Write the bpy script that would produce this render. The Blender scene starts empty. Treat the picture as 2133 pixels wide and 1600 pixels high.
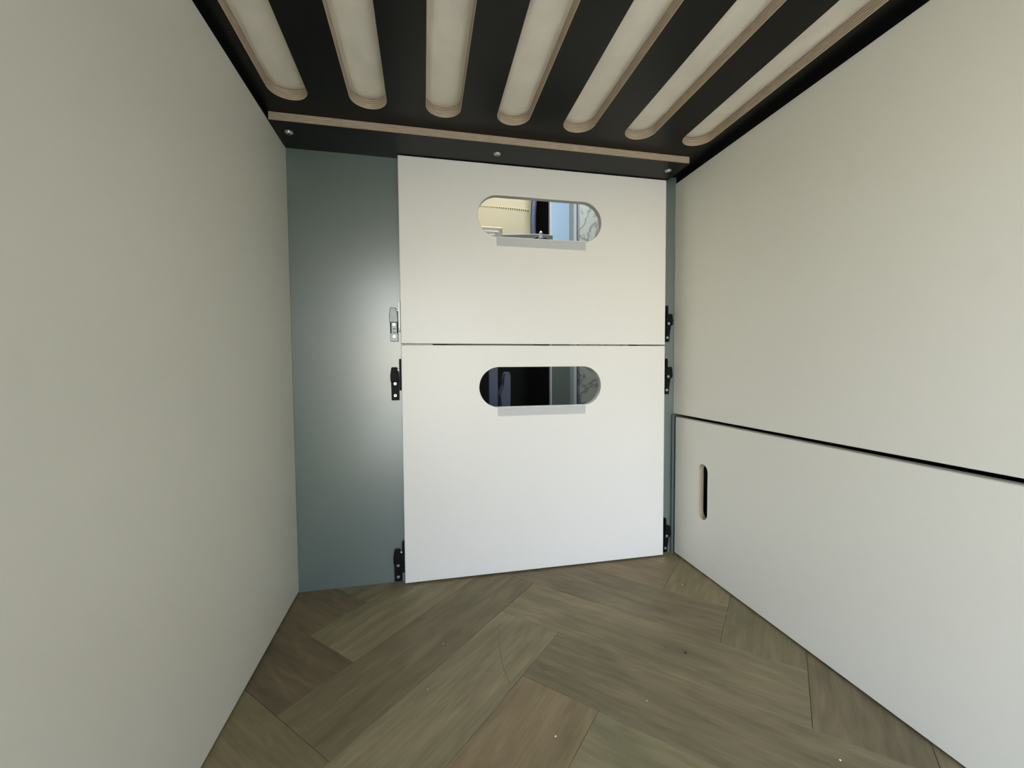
import bpy, bmesh, math, random
from mathutils import Vector, Matrix, noise
random.seed(7)
S = bpy.context.scene
C = S.collection

# ------------------------------------------------------------------ camera
cam_d = bpy.data.cameras.new('camera'); cam = bpy.data.objects.new('camera', cam_d); C.objects.link(cam)
cam_d.sensor_fit = 'HORIZONTAL'; cam_d.sensor_width = 36.0
cam_d.lens = 36.0 * 867.56 / 2133.0
cam_d.clip_start = 0.01; cam_d.clip_end = 200
Rr = Vector((0.978336, -0.206910, -0.006834))
Uu = Vector((0.015670, 0.041099, 0.999032))
Ff = Vector((0.206429, 0.977496, -0.043451))
m = Matrix((Rr, Uu, -Ff)).transposed().to_4x4()
m.translation = (0, 0, 0.4828)
cam.matrix_world = m
S.camera = cam

# ------------------------------------------------------------------ light
S.view_settings.view_transform = 'Standard'; S.view_settings.look = 'None'
S.view_settings.gamma = 1.0; S.view_settings.use_curve_mapping = False
S.view_settings.exposure = 0.97
W = bpy.data.worlds.new('sky'); S.world = W; W.use_nodes = True
nt = W.node_tree; nt.nodes.clear()
out = nt.nodes.new('ShaderNodeOutputWorld'); bg = nt.nodes.new('ShaderNodeBackground')
tc = nt.nodes.new('ShaderNodeTexCoord'); sep = nt.nodes.new('ShaderNodeSeparateXYZ'); rp = nt.nodes.new('ShaderNodeValToRGB')
rp.color_ramp.elements[0].position = 0.0; rp.color_ramp.elements[0].color = (1.35, 1.24, 0.95, 1)
rp.color_ramp.elements[1].position = 0.38; rp.color_ramp.elements[1].color = (0.52, 0.715, 1.12, 1)
_e = rp.color_ramp.elements.new(0.14); _e.color = (0.90, 0.94, 0.99, 1)
nt.links.new(tc.outputs['Generated'], sep.inputs[0]); nt.links.new(sep.outputs['Z'], rp.inputs[0])
nt.links.new(rp.outputs[0], bg.inputs[0]); nt.links.new(bg.outputs[0], out.inputs[0])
bg.inputs[1].default_value = 4.2
sun_d = bpy.data.lights.new('sun', 'SUN'); sun_d.energy = 4.0; sun_d.angle = math.radians(0.6); sun_d.color = (1.0, 0.93, 0.80)
sun = bpy.data.objects.new('sun', sun_d); C.objects.link(sun)
sun.rotation_euler = (math.radians(38), 0, math.radians(35))   # high, from ahead of the van: lights the paving behind it

def area(name, loc, rot, sx, sy, power, col):
    d = bpy.data.lights.new(name, 'AREA'); d.shape = 'RECTANGLE'; d.size = sx; d.size_y = sy; d.energy = power; d.color = col
    o = bpy.data.objects.new(name, d); C.objects.link(o); o.location = loc; o.rotation_euler = rot
    return o
# fill lamp added to brighten the cabin; its unseen roof window is built below
area('cabin_fill', (0.35, 1.40, 1.868), (0, 0, 0), 0.5, 0.34, 10.5, (0.90, 0.96, 1.0))

# ------------------------------------------------------------------ materials
def lin(r, g, b):
    f = lambda c: ((c / 255 + 0.055) / 1.055) ** 2.4 if c / 255 > 0.04045 else c / 255 / 12.92
    return (f(r), f(g), f(b), 1)

def mat(name, col, rough=0.5, metal=0.0, var=0.0, scale=8.0, bump=0.0, bscale=600.0, spec=0.5, stain=None):
    M = bpy.data.materials.new(name); M.use_nodes = True
    n = M.node_tree; b = n.nodes['Principled BSDF']
    b.inputs['Roughness'].default_value = rough; b.inputs['Metallic'].default_value = metal
    b.inputs['Specular IOR Level'].default_value = spec
    t = n.nodes.new('ShaderNodeTexCoord')
    nz = n.nodes.new('ShaderNodeTexNoise'); nz.inputs['Scale'].default_value = scale; nz.inputs['Detail'].default_value = 4
    n.links.new(t.outputs['Object'], nz.inputs['Vector'])
    mr = n.nodes.new('ShaderNodeMapRange')
    mr.inputs[1].default_value = 0.3; mr.inputs[2].default_value = 0.7
    mr.inputs[3].default_value = 1 - var; mr.inputs[4].default_value = 1 + var
    n.links.new(nz.outputs['Fac'], mr.inputs[0])
    vm = n.nodes.new('ShaderNodeVectorMath'); vm.operation = 'SCALE'
    vm.inputs[0].default_value = col[:3]; n.links.new(mr.outputs[0], vm.inputs['Scale'])
    last = vm.outputs[0]
    if stain:   # sparse faint scuffs
        s2 = n.nodes.new('ShaderNodeTexNoise'); s2.inputs['Scale'].default_value = stain; s2.inputs['Detail'].default_value = 2
        n.links.new(t.outputs['Object'], s2.inputs['Vector'])
        m2 = n.nodes.new('ShaderNodeMapRange'); m2.inputs[1].default_value = 0.70; m2.inputs[2].default_value = 0.80
        m2.inputs[3].default_value = 1.0; m2.inputs[4].default_value = 0.955
        n.links.new(s2.outputs['Fac'], m2.inputs[0])
        v2 = n.nodes.new('ShaderNodeVectorMath'); v2.operation = 'SCALE'
        n.links.new(last, v2.inputs[0]); n.links.new(m2.outputs[0], v2.inputs['Scale']); last = v2.outputs[0]
    n.links.new(last, b.inputs['Base Color'])
    if bump:
        bz = n.nodes.new('ShaderNodeTexNoise'); bz.inputs['Scale'].default_value = bscale; bz.inputs['Detail'].default_value = 2
        n.links.new(t.outputs['Object'], bz.inputs['Vector'])
        bp = n.nodes.new('ShaderNodeBump'); bp.inputs['Strength'].default_value = bump; bp.inputs['Distance'].default_value = 0.0005
        n.links.new(bz.outputs['Fac'], bp.inputs['Height']); n.links.new(bp.outputs[0], b.inputs['Normal'])
    return M

def ply_mat(name, axis='Z'):
    M = mat(name, lin(160, 138, 114), 0.65)
    n = M.node_tree; b = n.nodes['Principled BSDF']
    t = n.nodes.new('ShaderNodeTexCoord'); sp = n.nodes.new('ShaderNodeSeparateXYZ')
    n.links.new(t.outputs['Object'], sp.inputs[0])
    nz = n.nodes.new('ShaderNodeTexNoise'); nz.inputs['Scale'].default_value = 14
    n.links.new(t.outputs['Object'], nz.inputs['Vector'])
    ma = n.nodes.new('ShaderNodeMath'); ma.operation = 'MULTIPLY_ADD'; ma.inputs[1].default_value = 0.0007
    n.links.new(nz.outputs['Fac'], ma.inputs[0]); n.links.new(sp.outputs[axis], ma.inputs[2])
    mu = n.nodes.new('ShaderNodeMath'); mu.operation = 'MULTIPLY'; mu.inputs[1].default_value = 2 * math.pi / 0.0035
    n.links.new(ma.outputs[0], mu.inputs[0])
    si = n.nodes.new('ShaderNodeMath'); si.operation = 'SINE'; n.links.new(mu.outputs[0], si.inputs[0])
    n2 = n.nodes.new('ShaderNodeTexNoise'); n2.inputs['Scale'].default_value = 60
    mp = n.nodes.new('ShaderNodeMapping'); mp.inputs['Scale'].default_value = (1, 1, 14)
    n.links.new(t.outputs['Object'], mp.inputs[0]); n.links.new(mp.outputs[0], n2.inputs['Vector'])
    ad = n.nodes.new('ShaderNodeMath'); ad.operation = 'MULTIPLY_ADD'; ad.inputs[1].default_value = 0.42
    n.links.new(si.outputs[0], ad.inputs[0]); n.links.new(n2.outputs['Fac'], ad.inputs[2])
    r = n.nodes.new('ShaderNodeValToRGB')
    r.color_ramp.elements[0].position = 0.15; r.color_ramp.elements[0].color = lin(132, 112, 90)
    r.color_ramp.elements[1].position = 0.385; r.color_ramp.elements[1].color = lin(184, 166, 142)
    n.links.new(ad.outputs[0], r.inputs[0]); n.links.new(r.outputs[0], b.inputs['Base Color'])
    return M

def plank_mat():
    M = bpy.data.materials.new('plank_vinyl'); M.use_nodes = True
    n = M.node_tree; b = n.nodes['Principled BSDF']; b.inputs['Roughness'].default_value = 0.5
    b.inputs['Specular IOR Level'].default_value = 0.35
    oi = n.nodes.new('ShaderNodeObjectInfo'); t = n.nodes.new('ShaderNodeTexCoord')
    off = n.nodes.new('ShaderNodeVectorMath'); off.operation = 'MULTIPLY_ADD'
    cb = n.nodes.new('ShaderNodeCombineXYZ'); 
    for k in range(3): n.links.new(oi.outputs['Random'], cb.inputs[k])
    off.inputs[1].default_value = (37, 19, 11)
    n.links.new(cb.outputs[0], off.inputs[0]); n.links.new(t.outputs['Object'], off.inputs[2])
    def nz(sc, detail, s):
        mp = n.nodes.new('ShaderNodeMapping'); mp.inputs['Scale'].default_value = sc
        n.links.new(off.outputs[0], mp.inputs[0])
        x = n.nodes.new('ShaderNodeTexNoise'); x.inputs['Scale'].default_value = s; x.inputs['Detail'].default_value = detail
        x.inputs['Distortion'].default_value = 0.6
        n.links.new(mp.outputs[0], x.inputs['Vector']); return x.outputs['Fac']
    a = nz((5, 26, 5), 8, 2.4); c = nz((9, 110, 9), 5, 2.0); d = nz((3.0, 9, 3), 5, 2.0)
    def mr(s, lo, hi, a0=0.3, a1=0.7):
        x = n.nodes.new('ShaderNodeMapRange'); x.inputs[1].default_value = a0; x.inputs[2].default_value = a1
        x.inputs[3].default_value = lo; x.inputs[4].default_value = hi; n.links.new(s, x.inputs[0]); return x.outputs[0]
    m1 = n.nodes.new('ShaderNodeMath'); m1.operation = 'MULTIPLY'; n.links.new(mr(a, 0.80, 1.18), m1.inputs[0]); n.links.new(mr(c, 0.88, 1.10), m1.inputs[1])
    m2 = n.nodes.new('ShaderNodeMath'); m2.operation = 'MULTIPLY'; n.links.new(m1.outputs[0], m2.inputs[0]); n.links.new(mr(d, 0.84, 1.14), m2.inputs[1])
    hue = n.nodes.new('ShaderNodeMix'); hue.data_type = 'RGBA'; hue.blend_type = 'MULTIPLY'
    n.links.new(mr(d, 0, 1, 0.40, 0.62), hue.inputs['Factor']); n.links.new(oi.outputs['Color'], hue.inputs['A']); hue.inputs['B'].default_value = (0.98, 0.94, 0.98, 1)
    sc = n.nodes.new('ShaderNodeVectorMath'); sc.operation = 'SCALE'
    n.links.new(hue.outputs['Result'], sc.inputs[0]); n.links.new(m2.outputs[0], sc.inputs['Scale'])
    n.links.new(sc.outputs[0], b.inputs['Base Color'])
    bp = n.nodes.new('ShaderNodeBump'); bp.inputs['Strength'].default_value = 0.25; bp.inputs['Distance'].default_value = 0.0006
    n.links.new(c, bp.inputs['Height']); n.links.new(bp.outputs[0], b.inputs['Normal'])
    return M

def marble_mat():
    M = mat('marble', lin(200, 204, 192), 0.3)
    n = M.node_tree; b = n.nodes['Principled BSDF']; t = n.nodes.new('ShaderNodeTexCoord')
    x = n.nodes.new('ShaderNodeTexNoise'); x.inputs['Scale'].default_value = 9; x.inputs['Detail'].default_value = 6; x.inputs['Distortion'].default_value = 1.4
    n.links.new(t.outputs['Object'], x.inputs['Vector'])
    r = n.nodes.new('ShaderNodeValToRGB'); e = r.color_ramp.elements
    e[0].position = 0.44; e[0].color = lin(205, 208, 196); e[1].position = 0.56; e[1].color = lin(205, 208, 196)
    k = e.new(0.495); k.color = lin(140, 144, 140); k = e.new(0.52); k.color = lin(190, 193, 182)
    n.links.new(x.outputs['Fac'], r.inputs[0]); n.links.new(r.outputs[0], b.inputs['Base Color'])
    return M

LAM = mat('beige_laminate', lin(222, 219, 206), 0.40, var=0.012, scale=3, bump=0.12, bscale=900, stain=11.0, spec=0.5)
PAN = mat('white_laminate', lin(226, 223, 215), 0.33, var=0.008, scale=4, bump=0.08, bscale=900, spec=0.5)
GRN = mat('grey_green_laminate', lin(94, 106, 100), 0.27, var=0.015, scale=5, bump=0.05, bscale=900, spec=1.3)
DGR = mat('dark_green_trim', lin(84, 92, 86), 0.5)
EDGE = mat('panel_edge_band', lin(198, 186, 162), 0.5)
FILM = mat('black_film', lin(16, 16, 15), 0.36, var=0.05, scale=6, bump=0.05, bscale=900, spec=0.2)
PLY = ply_mat('birch_ply_edge')
BLK = mat('black_plastic', lin(14, 14, 15), 0.5, var=0.05, scale=60, spec=0.12)
GLARE = mat('latch_glare_grey', lin(128, 134, 133), 0.35, metal=0.3, var=0.08, scale=90)  # glare on a black latch, put into its colour
ZINC = mat('zinc_steel', lin(215, 215, 212), 0.28, metal=0.85, var=0.06, scale=200)
WHP = mat('white_gloss_plastic', lin(238, 238, 236), 0.25)
SOCK = mat('screw_socket', lin(26, 26, 26), 0.6)
MATT = mat('mattress_fabric', lin(230, 222, 206), 0.85, var=0.05, scale=18, bump=0.5, bscale=420)
SUBF = mat('subfloor', lin(40, 36, 30), 0.9, var=0.1)
PLK = plank_mat()
DARK = mat('cabin_black', lin(12, 12, 12), 0.6)
CREAM = mat('cream_leather', lin(236, 222, 186), 0.45, var=0.02, scale=10, bump=0.1)
STITCH = mat('yellow_stitching', lin(246, 232, 150), 0.6)
SLATE = mat('slate_blue_fabric', lin(104, 112, 134), 0.7, var=0.04, scale=40)
BLUE_LIT = mat('cabinet_daylit_blue', lin(190, 216, 238), 0.35, var=0.02)  # upper cabinet door with the blue of the daylight painted in
SHADE_GRN = mat('cabinet_shaded_green', lin(120, 130, 120), 0.4, var=0.03)  # lower cabinet door with its shade painted in
ALU = mat('aluminium_trim', lin(240, 241, 242), 0.35, metal=0.05)
POST = mat('grey_post', lin(158, 166, 162), 0.4)
MARB = marble_mat()
PAVE = mat('pale_paving', lin(190, 180, 158), 0.9, var=0.1, scale=3, bump=0.3, bscale=60)
VAN = mat('van_shell', lin(200, 200, 200), 0.5)
CRB = mat('pale_crumb', lin(228, 218, 196), 0.8, var=0.1, scale=300)
CRD = mat('dark_crumb', lin(38, 26, 20), 0.8, var=0.1, scale=300)
SCR = mat('scratch_mark', lin(110, 100, 82), 0.8)

def acrylic():
    M = bpy.data.materials.new('clear_acrylic'); M.use_nodes = True
    n = M.node_tree; b = n.nodes['Principled BSDF']; o = n.nodes['Material Output']
    b.inputs['Base Color'].default_value = lin(226, 226, 224); b.inputs['Roughness'].default_value = 0.3
    tr = n.nodes.new('ShaderNodeBsdfTransparent'); tr.inputs[0].default_value = (0.95, 0.95, 0.96, 1)
    mx = n.nodes.new('ShaderNodeMixShader'); mx.inputs[0].default_value = 0.4
    n.links.new(tr.outputs[0], mx.inputs[1]); n.links.new(b.outputs[0], mx.inputs[2]); n.links.new(mx.outputs[0], o.inputs[0])
    return M
ACR = acrylic()

def glass():
    M = bpy.data.materials.new('window_glass'); M.use_nodes = True
    b = M.node_tree.nodes['Principled BSDF']; b.inputs['Base Color'].default_value = (0.9, 0.95, 1, 1)
    b.inputs['Transmission Weight'].default_value = 1; b.inputs['Roughness'].default_value = 0.05; b.inputs['IOR'].default_value = 1.45
    return M

# ------------------------------------------------------------------ helpers
def link(name, bm, mats, parent=None, bevel=0, bmat=-1, seg=1, **kw):
    me = bpy.data.meshes.new(name); bmesh.ops.recalc_face_normals(bm, faces=bm.faces); bm.to_mesh(me); bm.free()
    for x in (mats if isinstance(mats, (list, tuple)) else [mats]): me.materials.append(x)
    o = bpy.data.objects.new(name, me); C.objects.link(o)
    if parent: o.parent = parent
    if bevel:
        d = o.modifiers.new('bevel', 'BEVEL'); d.width = bevel; d.segments = seg; d.limit_method = 'ANGLE'; d.angle_limit = math.radians(40)
        if bmat >= 0: d.material = bmat
    for k, v in kw.items(): o[k] = v
    return o
def empty(name, loc, label=None, cat=None, group=None, **kw):
    o = bpy.data.objects.new(name, None); C.objects.link(o); o.location = loc; o.empty_display_size = 0.02
    if label: o['label'] = label
    if cat: o['category'] = cat
    if group: o['group'] = group
    for k, v in kw.items(): o[k] = v
    return o
def abox(bm, x0, x1, y0, y1, z0, z1):
    v = [bm.verts.new(p) for p in ((x0,y0,z0),(x1,y0,z0),(x1,y1,z0),(x0,y1,z0),(x0,y0,z1),(x1,y0,z1),(x1,y1,z1),(x0,y1,z1))]
    for f in ((0,1,2,3),(4,5,6,7),(0,1,5,4),(1,2,6,5),(2,3,7,6),(3,0,4,7)): bm.faces.new([v[i] for i in f])
    return bm
def box(*a): return abox(bmesh.new(), *a)
def prism(bm, pts, fn, a, b):
    """pts 2-D outline; fn(u, v, w) -> xyz; extruded from w=a to w=b"""
    A = [bm.verts.new(fn(u, v, a)) for u, v in pts]; B = [bm.verts.new(fn(u, v, b)) for u, v in pts]
    bm.faces.new(A); bm.faces.new(B[::-1]); n = len(pts)
    for i in range(n): bm.faces.new((A[i], A[(i+1)%n], B[(i+1)%n], B[i]))
    return bm
def capsule(cx, cy, w, h, n=20):
    """outline of a stadium centred at cx, cy"""
    pts = []
    if w >= h:
        r = h/2; L = w/2 - r
        for k in range(n+1): a = -math.pi/2 + math.pi*k/n; pts.append((cx+L+r*math.cos(a), cy+r*math.sin(a)))
        for k in range(n+1): a = math.pi/2 + math.pi*k/n; pts.append((cx-L+r*math.cos(a), cy+r*math.sin(a)))
    else:
        pts = [(cx-(y-cy), cy+(x-cx)) for x, y in capsule(cx, cy, h, w, n)]
    return pts
def holed(rect, holes, fn, a, b, ch=0.0, smat=0, cmat=None):
    """plate rect=(u0,v0,u1,v1) with holes; a capsule hole is (cx,cy,w,h,n), a plain one a point list.
    The rim towards w=a is chamfered by ch; hole walls take material smat, chamfers cmat."""
    bm = bmesh.new(); cmat = smat if cmat is None else cmat
    u0, v0, u1, v1 = rect
    def loops(e):
        L = [[(u0+e, v0+e), (u1-e, v0+e), (u1-e, v1-e), (u0+e, v1-e)]]
        for h in holes: L.append(capsule(h[0], h[1], h[2]+2*e, h[3]+2*e, h[4]) if not isinstance(h[0], tuple) else list(h))
        return L
    sg = 1 if b > a else -1
    lev = [(loops(ch), a)] + ([(loops(0), a+sg*ch)] if ch else []) + [(loops(0), b)]
    V = [[[bm.verts.new(fn(u, q, w)) for u, q in L] for L in Ls] for Ls, w in lev]
    for vs in (V[0], V[-1]):
        es = []
        for v in vs: es += [bm.edges.new((v[i], v[(i+1) % len(v)])) for i in range(len(v))]
        bmesh.ops.triangle_fill(bm, use_beauty=True, use_dissolve=False, edges=es)
    for k in range(len(V)-1):
        for li in range(len(V[0])):
            A, B = V[k][li], V[k+1][li]; n = len(A)
            for i in range(n):
                f = bm.faces.new((A[i], A[(i+1) % n], B[(i+1) % n], B[i]))
                if ch and k == 0: f.material_index = cmat
                elif li: f.material_index = smat
    return bm
def cyl(bm, c, ax, r, h, n=20, r2=None):
    """disc column from c along axis ax for h"""
    ax = Vector(ax).normalized(); t = ax.orthogonal().normalized(); s = ax.cross(t); c = Vector(c); r2 = r if r2 is None else r2
    A = [bm.verts.new(c + t*r*math.cos(2*math.pi*k/n) + s*r*math.sin(2*math.pi*k/n)) for k in range(n)]
    B = [bm.verts.new(c + ax*h + t*r2*math.cos(2*math.pi*k/n) + s*r2*math.sin(2*math.pi*k/n)) for k in range(n)]
    bm.faces.new(A); bm.faces.new(B)
    for i in range(n): bm.faces.new((A[i], A[(i+1)%n], B[(i+1)%n], B[i]))
    return bm

XL, XR, D = -0.2696, 0.6197, 0.950
ZB, ZC, TB = 0.9318, 0.9471, 0.018       # wall tops, underside of bed board, board thickness
YF = -0.50                               # rear door opening, behind the camera

# ------------------------------------------------------------------ setting
xz = lambda u, v, w: (u, w, v)
yz = lambda u, v, w: (w, u, v)
xy = lambda u, v, w: (u, v, w)
link('wall_back', holed((-1.0, -0.02, 1.0, 1.9),
     [[(0.02, 0.06), (0.52, 0.06), (0.52, 0.88), (0.02, 0.88)]], xz, D, D+0.015), GRN, kind='structure')
link('wall_left', box(XL-0.015, XL, YF, D-0.0006, 0.0030, ZB), LAM, bevel=0.0008, kind='structure')
wr = link('wall_right', box(XR, XR+0.015, YF, D-0.0006, 0.3595, ZB), LAM, bevel=0.0008, kind='structure')
# cavity behind the lower right panel
cb_ = bmesh.new(); abox(cb_, XR+0.20, XR+0.215, YF, D, 0, ZB); abox(cb_, XR+0.016, XR+0.2, YF, YF+0.012, 0, 0.35); abox(cb_, XR+0.016, XR+0.2, YF, D-0.001, 0.375, 0.39)
link('back_panel', cb_, DARK, wr)
link('trim_1', box(XR-0.0060, XR-0.0002, D-0.0075, D-0.0003, 0.0012, 0.3560), DGR, bevel=0.0004, kind='structure')
# dark bearer strips in the slot between the wall tops and the bed board
link('trim_2', box(XL-0.020, XL-0.0025, YF, D-0.001, ZB+0.0004, ZC-0.0002), BLK, kind='structure')
link('trim_3', box(XR+0.0025, XR+0.020, YF, D-0.001, ZB+0.0004, ZC-0.0002), BLK, kind='structure')

# floor: dark base with herringbone planks, each a part
floor = link('floor', box(XL-0.03, XR+0.215, YF-0.02, D+0.014, -0.012, -0.0045), SUBF, kind='structure')
w = 0.1245; r2 = math.sqrt(0.5)
U0, V0 = 0.411, 0.706
def clip(poly, nx, ny, c):     # keep nx*x+ny*y <= c
    o = []
    for i in range(len(poly)):
        a, b = poly[i], poly[(i+1) % len(poly)]; da = nx*a[0]+ny*a[1]-c; db = nx*b[0]+ny*b[1]-c
        if da <= 0: o.append(a)
        if (da < 0 < db) or (db < 0 < da):
            t = da/(da-db); o.append((a[0]+(b[0]-a[0])*t, a[1]+(b[1]-a[1])*t))
    return o
pal = [(0.128,0.112,0.080), (0.148,0.131,0.094), (0.112,0.096,0.071), (0.160,0.143,0.104), (0.136,0.115,0.086), (0.122,0.110,0.080)]
def plank(u0, u1, v0, v1, along_u, col=None):
    g = 0.00025
    cs = [(u0+g, v0+g), (u1-g, v0+g), (u1-g, v1-g), (u0+g, v1-g)]
    P = [((u-v)*r2, (u+v)*r2) for u, v in cs]
    for n_ in ((-1, 0, -(XL-0.012)), (1, 0, XR+0.012), (0, -1, -YF), (0, 1, D-0.0005)): 
        P = clip(P, *n_)
        if len(P) < 3: return
    A = abs(sum(P[i][0]*P[(i+1)%len(P)][1]-P[(i+1)%len(P)][0]*P[i][1] for i in range(len(P))))/2
    if A < 2e-5: return
    cx = sum(p[0] for p in P)/len(P); cy = sum(p[1] for p in P)/len(P)
    ang = math.radians(45 if along_u else 135); ca, sa = math.cos(ang), math.sin(ang)
    loc = [((x-cx)*ca+(y-cy)*sa, -(x-cx)*sa+(y-cy)*ca) for x, y in P]
    o = link('plank', prism(bmesh.new(), loc, xy, -0.0044, 0.0), PLK, floor, bevel=0.00035)
    o.location = (cx, cy, 0); o.rotation_euler = (0, 0, ang)
    c = col or random.choice(pal); k = random.uniform(0.95, 1.05)
    c = [0.85*a + 0.15*b for a, b in zip(c, (0.132, 0.114, 0.083))]
    o.color = (c[0]*k*1.70, c[1]*k*1.54, c[2]*k*1.02, 1)
warm = (0.158, 0.126, 0.090); dark = (0.095, 0.078, 0.060); lite = (0.156, 0.141, 0.106)
ucol = {('A',0,0): lite, ('A',1,0): (0.122,0.106,0.080), ('A',2,0): lite, ('A',3,0): warm, ('B',5,-1): dark, ('B',6,-1): (0.118,0.097,0.070),
        ('B',0,0): (0.150,0.133,0.100), ('B',-1,0): (0.120,0.106,0.080), ('B',1,0): (0.128,0.110,0.086), ('B',2,0): (0.150,0.120,0.090), ('B',-2,0): (0.150,0.140,0.102),
        ('A',-5,-1): warm, ('A',8,1): (0.165,0.128,0.092), ('A',7,1): (0.125,0.108,0.082), ('A',6,1): (0.115,0.097,0.074), ('B',4,-1): (0.135,0.120,0.085)}
for mm in (-2, -1, 0, 1, 2):
    for k in range(-14, 15):
        a0 = U0 - k*w + 8*w*mm
        plank(a0, a0+4*w, V0-(k+1)*w, V0-k*w, True, ucol.get(('A', k, mm)))
        b0 = U0 + 2*w - 0.002 + k*w + 8*w*mm; bv = V0 - 6*w + k*w
        plank(b0+0.002, b0+w+0.002, bv, bv+4*w, False, ucol.get(('B', k, mm)))
# scratches on the planks
def scratch(pts, wd):
    bm = bmesh.new(); L = []
    for i, p in enumerate(pts):
        a = Vector(pts[max(i-1, 0)]); b = Vector(pts[min(i+1, len(pts)-1)]); d = (b-a).normalized(); n = Vector((-d.y, d.x))
        ww = wd * (0.35 if i in (0, len(pts)-1) else 1)
        L.append([bm.verts.new((p[0]+s*n.x*ww, p[1]+s*n.y*ww, z)) for s, z in ((-1, 0.00002), (1, 0.00002), (1, 0.00022), (-1, 0.00022))])
    for a, b in zip(L, L[1:]):
        for i in range(4): bm.faces.new((a[i], a[(i+1)%4], b[(i+1)%4], b[i]))
    bm.faces.new(L[0]); bm.faces.new(L[-1])
    return bm
link('scratch', scratch([(0.135,0.762),(0.127,0.735),(0.121,0.700),(0.1175,0.660),(0.117,0.637),(0.121,0.597)], 0.0004), SCR, floor)
link('scratch', scratch([(0.413,0.630),(0.395,0.622),(0.372,0.611),(0.345,0.597)], 0.0005), SCR, floor)

# outside: paving behind the van, the van's own shell
link('ground', box(-14, 14, -22, 8, -0.62, -0.60), PAVE, kind='structure')
sh = bmesh.new()
abox(sh, -1.02, -0.30, YF-0.01, YF, -0.1, 1.9); abox(sh, XR+0.03, 1.02, YF-0.01, YF, -0.1, 1.9)
abox(sh, -1.02, -1.0, YF, 3.2, -0.1, 1.9); abox(sh, 1.0, 1.02, YF, 3.2, -0.1, 1.9)
abox(sh, -1.02, 1.02, YF-0.01, 3.2, 1.9, 1.92); abox(sh, -1.02, 1.02, 3.18, 3.2, -0.1, 1.9)
abox(sh, -1.02, 1.02, YF, 3.2, -0.12, -0.10)
abox(sh, -0.30, XR+0.03, YF-0.01, YF, 1.15, 1.9)
link('wall_shell', sh, DARK, kind='structure')

link('wall_sky_block', box(0.85, 9.0, -3.8, -3.55, -0.6, 3.2), mat('blocker_dark', lin(92, 94, 88), 0.9, var=0.1), kind='structure')  # unseen wall added to keep sky light off the left wall

# ------------------------------------------------------------------ bed board, mattress, batten
bed = empty('bed_base', (XL, 0, ZC), 'black slotted plywood bed base overhead with seven long rounded slots', 'bed base')
SL = [-0.2165 + 0.1292*k for k in range(7)]; SW = 0.0610; SE = 0.8065; SS = -0.30
holes = [(cx - XL, (SE+SS)/2, SW, SE-SS, 26) for cx in SL]
bd = holed((-0.022, YF, XR-XL+0.022, D-0.0005), holes, xy, 0, TB, 0.0008, 1)
link('board', bd, [FILM, PLY], bed)
# mattress lying on the board, bulging a little into the slots
bm = bmesh.new(); NX, NY = 320, 170
X0, X1, Y0, Y1 = XL-0.02, XR+0.02, YF+0.01, D-0.01
def sd(x, y):   # distance inside the nearest slot
    best = -1
    for i, cx in enumerate(SL):
        yy = min(max(y, SS+SW/2), SE-SW/2); d = SW/2 - math.hypot(x-cx, y-yy)
        best = max(best, d)
    return best
g = []
for j in range(NY+1):
    y = Y0+(Y1-Y0)*j/NY; row = []
    for i in range(NX+1):
        x = X0+(X1-X0)*i/NX; d = sd(x, y); z = ZC+TB+0.0006
        if d > 0:
            t = min(d/0.009, 1); s = t*t*(3-2*t)
            z -= 0.0028*s
            z += 0.0016*s*(noise.noise(Vector((x*55, y*20, 3))) ) + 0.0026*(1-t)*noise.noise(Vector((x*60, y*90, 8)))
            z = min(z, ZC+TB+0.0006)
        row.append(bm.verts.new((x, y, z)))
    g.append(row)
for j in range(NY):
    for i in range(NX):
        f = bm.faces.new((g[j][i], g[j+1][i], g[j+1][i+1], g[j][i+1])); f.smooth = True
top = [bm.verts.new((x, y, ZC+0.14)) for x, y in ((X0,Y0),(X1,Y0),(X1,Y1),(X0,Y1))]
bm.faces.new(top)
bm.faces.new([g[0][i] for i in range(NX+1)] + [top[1], top[0]])
bm.faces.new([g[NY][i] for i in range(NX+1)] + [top[2], top[3]])
bm.faces.new([g[j][0] for j in range(NY+1)] + [top[3], top[0]])
bm.faces.new([g[j][NX] for j in range(NY+1)] + [top[2], top[1]])
link('mattress', bm, MATT, label='cream fabric mattress lying on top of the black slotted bed base', category='mattress')

bat = empty('support_batten', (0.16, 0.9, ZB), 'black batten with exposed plywood edge screwed under the bed base above the white panels', 'batten')
bb = bmesh.new(); abox(bb, XL-0.16+0.0006, 0.5885-0.16, 0.8488-0.9, D-0.0006-0.9, 0.0002, ZC-ZB-0.0002)
for f in bb.faces: 
    f.material_index = 1 if abs(f.calc_center_median().z - (ZC-ZB)/2) < 0.002 else 0
link('strip', bb, [FILM, PLY], bat, bevel=0.0004)
def screw(c, ax, r, parent, h=0.0022, m_=ZINC):
    """flanged hex-socket screw; ax points out of the surface"""
    ax = Vector(ax); b = bmesh.new(); cyl(b, c, ax, r, h*0.35, 24); cyl(b, Vector(c)+ax*h*0.35, ax, r*0.86, h*0.65, 24, r*0.50)
    for f in b.faces: f.smooth = len(f.verts) == 4
    s = link('screw', b, m_, parent)
    b = bmesh.new(); cyl(b, Vector(c)+ax*(h*0.9), ax, r*0.36, h*0.14, 6); link('socket', b, SOCK, s)
    return s
for x, y in ((-0.245, 0.885), (0.159, 0.888), (0.560, 0.887)):
    screw((x-0.16, y-0.9, 0.0002), (0, 0, -1), 0.0074, bat, 0.004)

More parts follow.
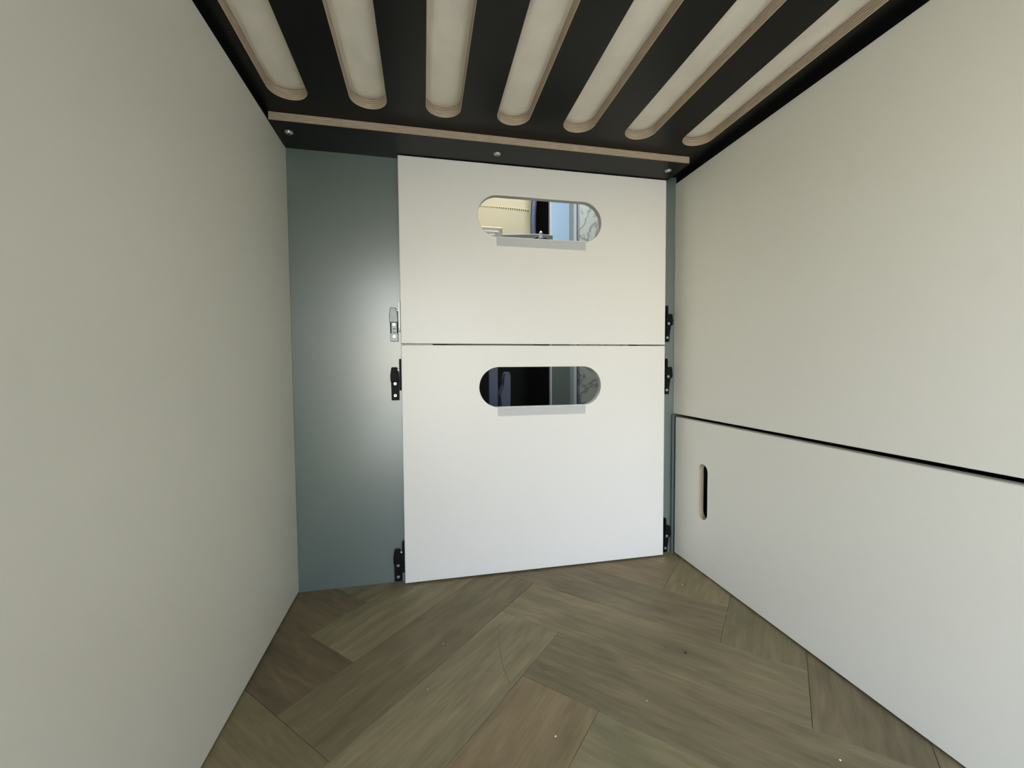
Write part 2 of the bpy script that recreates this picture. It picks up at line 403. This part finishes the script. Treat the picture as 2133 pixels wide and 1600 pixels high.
# ------------------------------------------------------------------ removable partition panels
PF, PB = 0.9310, 0.9460
def part_panel(z0, z1, cz, label):
    o = empty('partition_panel', (0.268, PB, z0), label, 'panel')
    f = lambda u, v, w_: (u-0.268, w_-PB, v-z0)
    link('board', holed((-0.0475, z0, 0.5835, z1), [(0.268, cz, 0.2925, 0.0915, 40)], f, PF, PB, 0.0010), PAN, o)
    zb = cz - 0.0925/2
    b = bmesh.new()
    X0_, X1_ = 0.1635-0.268, 0.3745-0.268
    abox(b, X0_, X1_, PF-PB-0.0016, PF-PB-0.0002, zb-0.0195-z0, zb-0.0004-z0)
    link('clear_lip', b, ACR, o, bevel=0.0003, label='clear acrylic plate under the cutout')
    b = bmesh.new(); abox(b, X0_, X1_, PF-PB-0.0002, -0.0004, zb+0.0001-z0, zb+0.0012-z0)
    link('lip_flange', b, WHP, o, bevel=0.0002)
    return o
part_panel(0.0035, 0.5295, 0.4345, 'white lower partition panel with a wide oval cutout, standing on the plank floor')
part_panel(0.5325, ZB-0.0012, 0.8175, 'white upper partition panel with a wide oval cutout, under the black batten')

# wall latches beside the panels
def latch(x, z, side, label, grey=False):
    """x: panel-side edge, z: lower end; side +1: body extends away from panel towards -x, -1: towards +x"""
    o = empty('panel_latch', (x, D, z), label, 'latch')
    body, cap = (GLARE, GLARE) if grey else (BLK, BLK)  # grey: a black latch with glare painted over body and cap
    s = -side
    f = lambda u, v, w_: (s*u, -w_, v)
    if side > 0:
        base = [(0.001,0),(0.0175,0),(0.0180,0.042),(0.001,0.042)]; capo = [(0.0008,0.0405),(0.0186,0.0405),(0.0192,0.055),(0.0165,0.0725),(0.0050,0.0725),(0.0016,0.060)]
    else:
        base = [(0.000,0),(0.0108,0),(0.0124,0.020),(0.0160,0.042),(0.000,0.042)]; capo = [(0.000,0.0405),(0.0165,0.0405),(0.0178,0.052),(0.0156,0.0685),(0.000,0.0685)]
    link('base_plate', prism(bmesh.new(), base, f, 0.0002, 0.0065), body, o, bevel=0.0006)
    link('clamp_cap', prism(bmesh.new(), capo, f, 0.0002, 0.0125), cap, o, bevel=0.0014, seg=2)
    if side > 0:
        b = bmesh.new(); 
        for u0 in (0.0014, 0.0150): prism(b, [(u0,0.017),(u0+0.0022,0.017),(u0+0.0022,0.0404),(u0,0.0404)], f, 0.0064, 0.0088)
        prism(b, [(0.006,0.0265),(0.0125,0.0265),(0.0125,0.0275),(0.006,0.0275)], f, 0.0064, 0.0076)
        prism(b, [(0.006,0.0185),(0.0125,0.0185),(0.0125,0.0195),(0.006,0.0195)], f, 0.0064, 0.0076)
        link('guide_rib', b, BLK, o)
        link('side_plate', prism(bmesh.new(), [(0.0135,0.022),(0.0165,0.0275),(0.0170,0.0840),(0.0165,0.0885),(0.0160,0.0905),(0.0040,0.0905),(0.0030,0.0885),(0.0030,0.0275),(0.0055,0.022)],
             lambda u, v, w_: (w_, -u, v), 0.0002, 0.0042), WHP if grey else BLK, o, bevel=0.0008, seg=2)  # white stands in for glare on the side plate
        b = bmesh.new(); cyl(b, (-0.0045, -0.0085, 0.0665), (1, 0, 0), 0.0022, 0.005, 12); link('pivot_pin', b, ZINC, o)
    else:
        link('side_plate', prism(bmesh.new(), [(0.0030,0.060),(0.0120,0.060),(0.0120,0.0840),(0.0100,0.0895),(0.0045,0.0895),(0.0030,0.0850)],
             lambda u, v, w_: (-w_, -u, v), -0.0042, -0.0002), BLK, o, bevel=0.0006)
    cxs = 0.0095 if side > 0 else 0.0050
    screw((s*cxs, -0.0064, 0.0105), (0, -1, 0), 0.0032, o, 0.0016)
    screw((s*cxs, -0.0064, 0.0435-0.0005) if False else (s*cxs, -0.0124 if side < 0 else -0.0064, 0.0445 if side < 0 else 0.0365), (0, -1, 0), 0.0032, o, 0.0016)
    return o
LX = -0.0525; RX = 0.5925
latch(LX, 0.538, 1, 'black clamp latch with glare painted on in silver and white, left of the upper white panel', True)
latch(LX, 0.409, 1, 'black clamp latch left of the lower white panel, just below the panel joint')
latch(LX-0.001, 0.0035, 1, 'black clamp latch left of the lower white panel, down at the floor')
latch(RX, 0.5405, -1, 'black clamp latch right of the upper white panel, just above the panel joint')
latch(RX, 0.409, -1, 'black clamp latch right of the lower white panel, just below the panel joint')
latch(RX, 0.0035, -1, 'black clamp latch right of the lower white panel, in the floor corner')

# ------------------------------------------------------------------ lower right hatch panel
hp = empty('hatch_panel', (XR+0.008, 0.35, 0.0), 'beige lower panel on the right side with a small upright slot handle', 'panel')
f = lambda u, v, w_: (w_-XR-0.008, u-0.35, v)
link('board', holed((YF+0.02, 0.0035, 0.9395, 0.3520), [(0.8325, 0.191, 0.0320, 0.127, 30)], f, XR+0.0003, XR+0.0150, 0.0010, 1), [LAM, EDGE], hp)

# ------------------------------------------------------------------ crumbs
def crumb(x, y, r, label, m_=CRB):
    bm = bmesh.new(); bmesh.ops.create_icosphere(bm, subdivisions=2, radius=r)
    for v in bm.verts:
        n = 0.75 + 0.5*noise.noise(v.co*(1.3/r) + Vector((x*50, y*50, 0))); v.co *= n; v.co.z *= 0.7
    lo = min(v.co.z for v in bm.verts)
    for v in bm.verts: v.co.z -= lo
    o = link('crumb', bm, m_, label=label, category='crumb'); o.location = (x, y, 0.0001)
crumb(-0.002, 0.616, 0.0010, 'tiny pale crumb on the left half of the floor, nearest the left wall')
crumb(0.026, 0.715, 0.0010, 'tiny pale crumb on the floor in front of the left side of the white panel')
crumb(0.160, 0.499, 0.0017, 'largest white crumb, on the reddish brown plank in the front middle of the floor')
crumb(0.306, 0.526, 0.0011, 'small white crumb on the long diagonal plank in the middle of the floor')
crumb(0.547, 0.797, 0.0015, 'pale crumb on the orange brown plank near the back right corner')
crumb(0.568, 0.685, 0.0011, 'tiny pale crumb beside the plank joint near the beige hatch panel')
crumb(0.421, 0.603, 0.0018, 'dark brown seed-like crumb in the right middle of the floor', CRD)
crumb(0.488, 0.394, 0.0016, 'pale crumb at the front right edge of the floor')

# ------------------------------------------------------------------ the van cabin behind the cutouts
# cream seat back seen through the upper cutout
st = empty('lounge_chair', (0.213, 1.62, 0.55), 'cream upholstered chair with slate blue side piping behind the upper oval cutout', 'chair')
bm = bmesh.new(); prof = []
for k in range(17):
    v = -0.02 + 0.72*k/16; x = 0.227 - 0.012*math.cos((v-0.49)*9) + 0.035*max(0, v-0.5)
    prof.append((x, v))
def sweep(b, xa, xbfn, n=10):
    rows = []
    for x, v in prof:
        xb = xbfn(x); row = []
        for j in range(n+1):
            t = j/n; px = xa + (xb-xa)*t; py = 0.0 - 0.012*math.sin(math.pi*min(t, 0.999)*0.9) - 0.015*math.sin(v*4)
            row.append((px, py, v))
        rows.append(row)
    F_ = [[b.verts.new(p) for p in r] for r in rows]; B_ = [[b.verts.new((p[0], p[1]+0.1, p[2])) for p in r] for r in rows]
    R_ = len(rows)
    for i in range(R_-1):
        for j in range(n):
            for G in (F_, B_): q_ = b.faces.new((G[i][j], G[i][j+1], G[i+1][j+1], G[i+1][j])); q_.smooth = True
        b.faces.new((F_[i][0], F_[i+1][0], B_[i+1][0], B_[i][0])); b.faces.new((F_[i][n], F_[i+1][n], B_[i+1][n], B_[i][n]))
    for j in range(n):
        for i in (0, R_-1): b.faces.new((F_[i][j], F_[i][j+1], B_[i][j+1], B_[i][j]))
sweep(bm, -0.12, lambda x: x - 0.012)
link('backrest', bm, CREAM, st)
bm = bmesh.new(); rows = []
for x, v in prof:
    rows.append([bm.verts.new((x-0.012+a, -0.004-0.015*math.sin(v*4)+b, v)) for a, b in ((0, 0.01), (0.012, -0.002), (0.023, 0.005), (0.025, 0.05), (0, 0.06))])
for a, b in zip(rows, rows[1:]):
    for i in range(5): q_ = bm.faces.new((a[i], a[(i+1)%5], b[(i+1)%5], b[i])); q_.smooth = True
bm.faces.new(rows[0]); bm.faces.new(rows[-1])
link('side_piping', bm, SLATE, st)
bm = bmesh.new()
for k in range(34):
    x = -0.1 + 0.3*k/34; t = (x+0.12)/0.335; y = 0.0-0.012*math.sin(math.pi*t*0.9)-0.015*math.sin(0.54*4)
    abox(bm, x, x+0.0050, y-0.0012, y+0.004, 0.5395, 0.5412)
link('stitching', bm, STITCH, st, kind='stuff')
link('seat_box', box(-0.12, 0.24, -0.10, 0.13, -0.55, -0.32), SLATE, st)
# beige switch box
sb = empty('switch_box', (0.22, 1.5, 0.9), 'cream plastic box at the lower left of the upper oval cutout', 'box')
link('housing', box(-0.10, 0.066, 0, 0.04, -0.02, 0.083), CREAM, sb, bevel=0.004, seg=3)
link('cover', box(-0.08, 0.052, -0.006, -0.0002, 0.0, 0.066), WHP, sb, bevel=0.002, seg=2)
link('rocker', box(0.012, 0.036, -0.010, -0.0062, 0.028, 0.052), CREAM, sb, bevel=0.001)
# grey shelf and white knob
sh_ = empty('cabin_ledge', (0.37, 1.53, 0.942), 'grey moulded ledge along the bottom of the upper oval cutout', 'ledge')
link('ledge_body', prism(bmesh.new(), [(-0.10,-0.04),(0.115,-0.04),(0.115,0.034),(0.06,0.036),(-0.02,0.030),(-0.082,0.026),(-0.10,0.020)], xz, 0, 0.03), mat('ledge_grey', lin(150,152,146), 0.5), sh_, bevel=0.002)
link('hump', prism(bmesh.new(), [(0.0,-0.03),(0.112,-0.03),(0.112,0.006),(0.085,0.019),(0.052,0.023),(0.025,0.012)], xz, -0.012, -0.0004), DARK, sh_, bevel=0.002)
kn = empty('white_knob', (0.4335, 1.515, 0.958), 'small white knob standing on the grey ledge in the upper oval cutout', 'knob')
bm = bmesh.new(); cyl(bm, (0, 0, -0.004), (0, 0, 1), 0.0095, 0.007, 16); cyl(bm, (0, 0, 0.003), (0, 0, 1), 0.0055, 0.016, 16, 0.0065); cyl(bm, (0, 0, 0.019), (0, 0, 1), 0.0065, 0.006, 16, 0.002)
link('knob_body', bm, WHP, kn)
# tall cabinet
cabt = empty('tall_cabinet', (0.68, 2.2, 0.0), 'tall cabinet with daylight painted on its pale blue upper door and shade on its dark green lower door behind the cutouts', 'cabinet')
link('upper_door', box(0.008, 0.112, 0, 0.02, 0.76, 1.85), BLUE_LIT, cabt, bevel=0.001)
link('lower_door', box(0.008, 0.112, 0, 0.02, 0.0, 0.75), SHADE_GRN, cabt, bevel=0.001)
link('carcass', box(0.002, 0.30, 0.0202, 0.5, -0.08, 1.88), DARK, cabt)
link('edge_trim', box(0.0, 0.0075, -0.004, 0.02, -0.02, 1.86), ALU, cabt)
link('side_post', box(0.1125, 0.135, -0.004, 0.02, -0.02, 1.86), POST, cabt)
link('bright_trim', box(0.1355, 0.150, -0.012, 0.02, -0.02, 1.86), ALU, cabt)
mw = link('wall_marble', box(0.736, 0.99, 1.90, 1.93, -0.09, 1.88), MARB, kind='structure')
# slate column and seat base seen through the lower cutout
PSL = mat('pillar_slate', lin(150, 158, 186), 0.5)
po = empty('slate_pillar', (0.307, 2.0, 0), 'slate grey upright pillar at the left inside the lower oval cutout', 'pillar')
link('post', box(0, 0.046, 0, 0.05, -0.09, 0.62), PSL, po, bevel=0.004)
sb2 = empty('seat_pedestal', (0.40, 1.98, 0), 'dark slate seat pedestal with a rounded shoulder inside the lower oval cutout', 'pedestal')
link('shell', prism(bmesh.new(), [(-0.022,-0.09),(0.0,-0.09),(0.004,0.30),(0.006,0.36),(0.006,0.435),(0.002,0.452),(-0.010,0.455),(-0.020,0.445),(-0.026,0.42),(-0.028,0.39),(-0.042,0.35),(-0.044,0.34),(-0.040,0.28)], xz, -0.03, 0.05), PSL, sb2, bevel=0.003, seg=2)

# unseen roof window added for the fill lamp; unseen block stops its spill
wn = link('window_added', holed((0.05, 1.18, 0.65, 1.62), [[(0.09, 1.21), (0.61, 1.21), (0.61, 1.59), (0.09, 1.59)]], xy, 1.872, 1.8995), BLK, kind='structure')
link('pane', box(0.0905, 0.6095, 1.2105, 1.5895, 1.884, 1.888), glass(), wn)
link('wall_lamp_block', box(-0.9, 0.9, 0.97, 1.17, 1.06, 1.56), DARK, bevel=0.003, kind='structure')
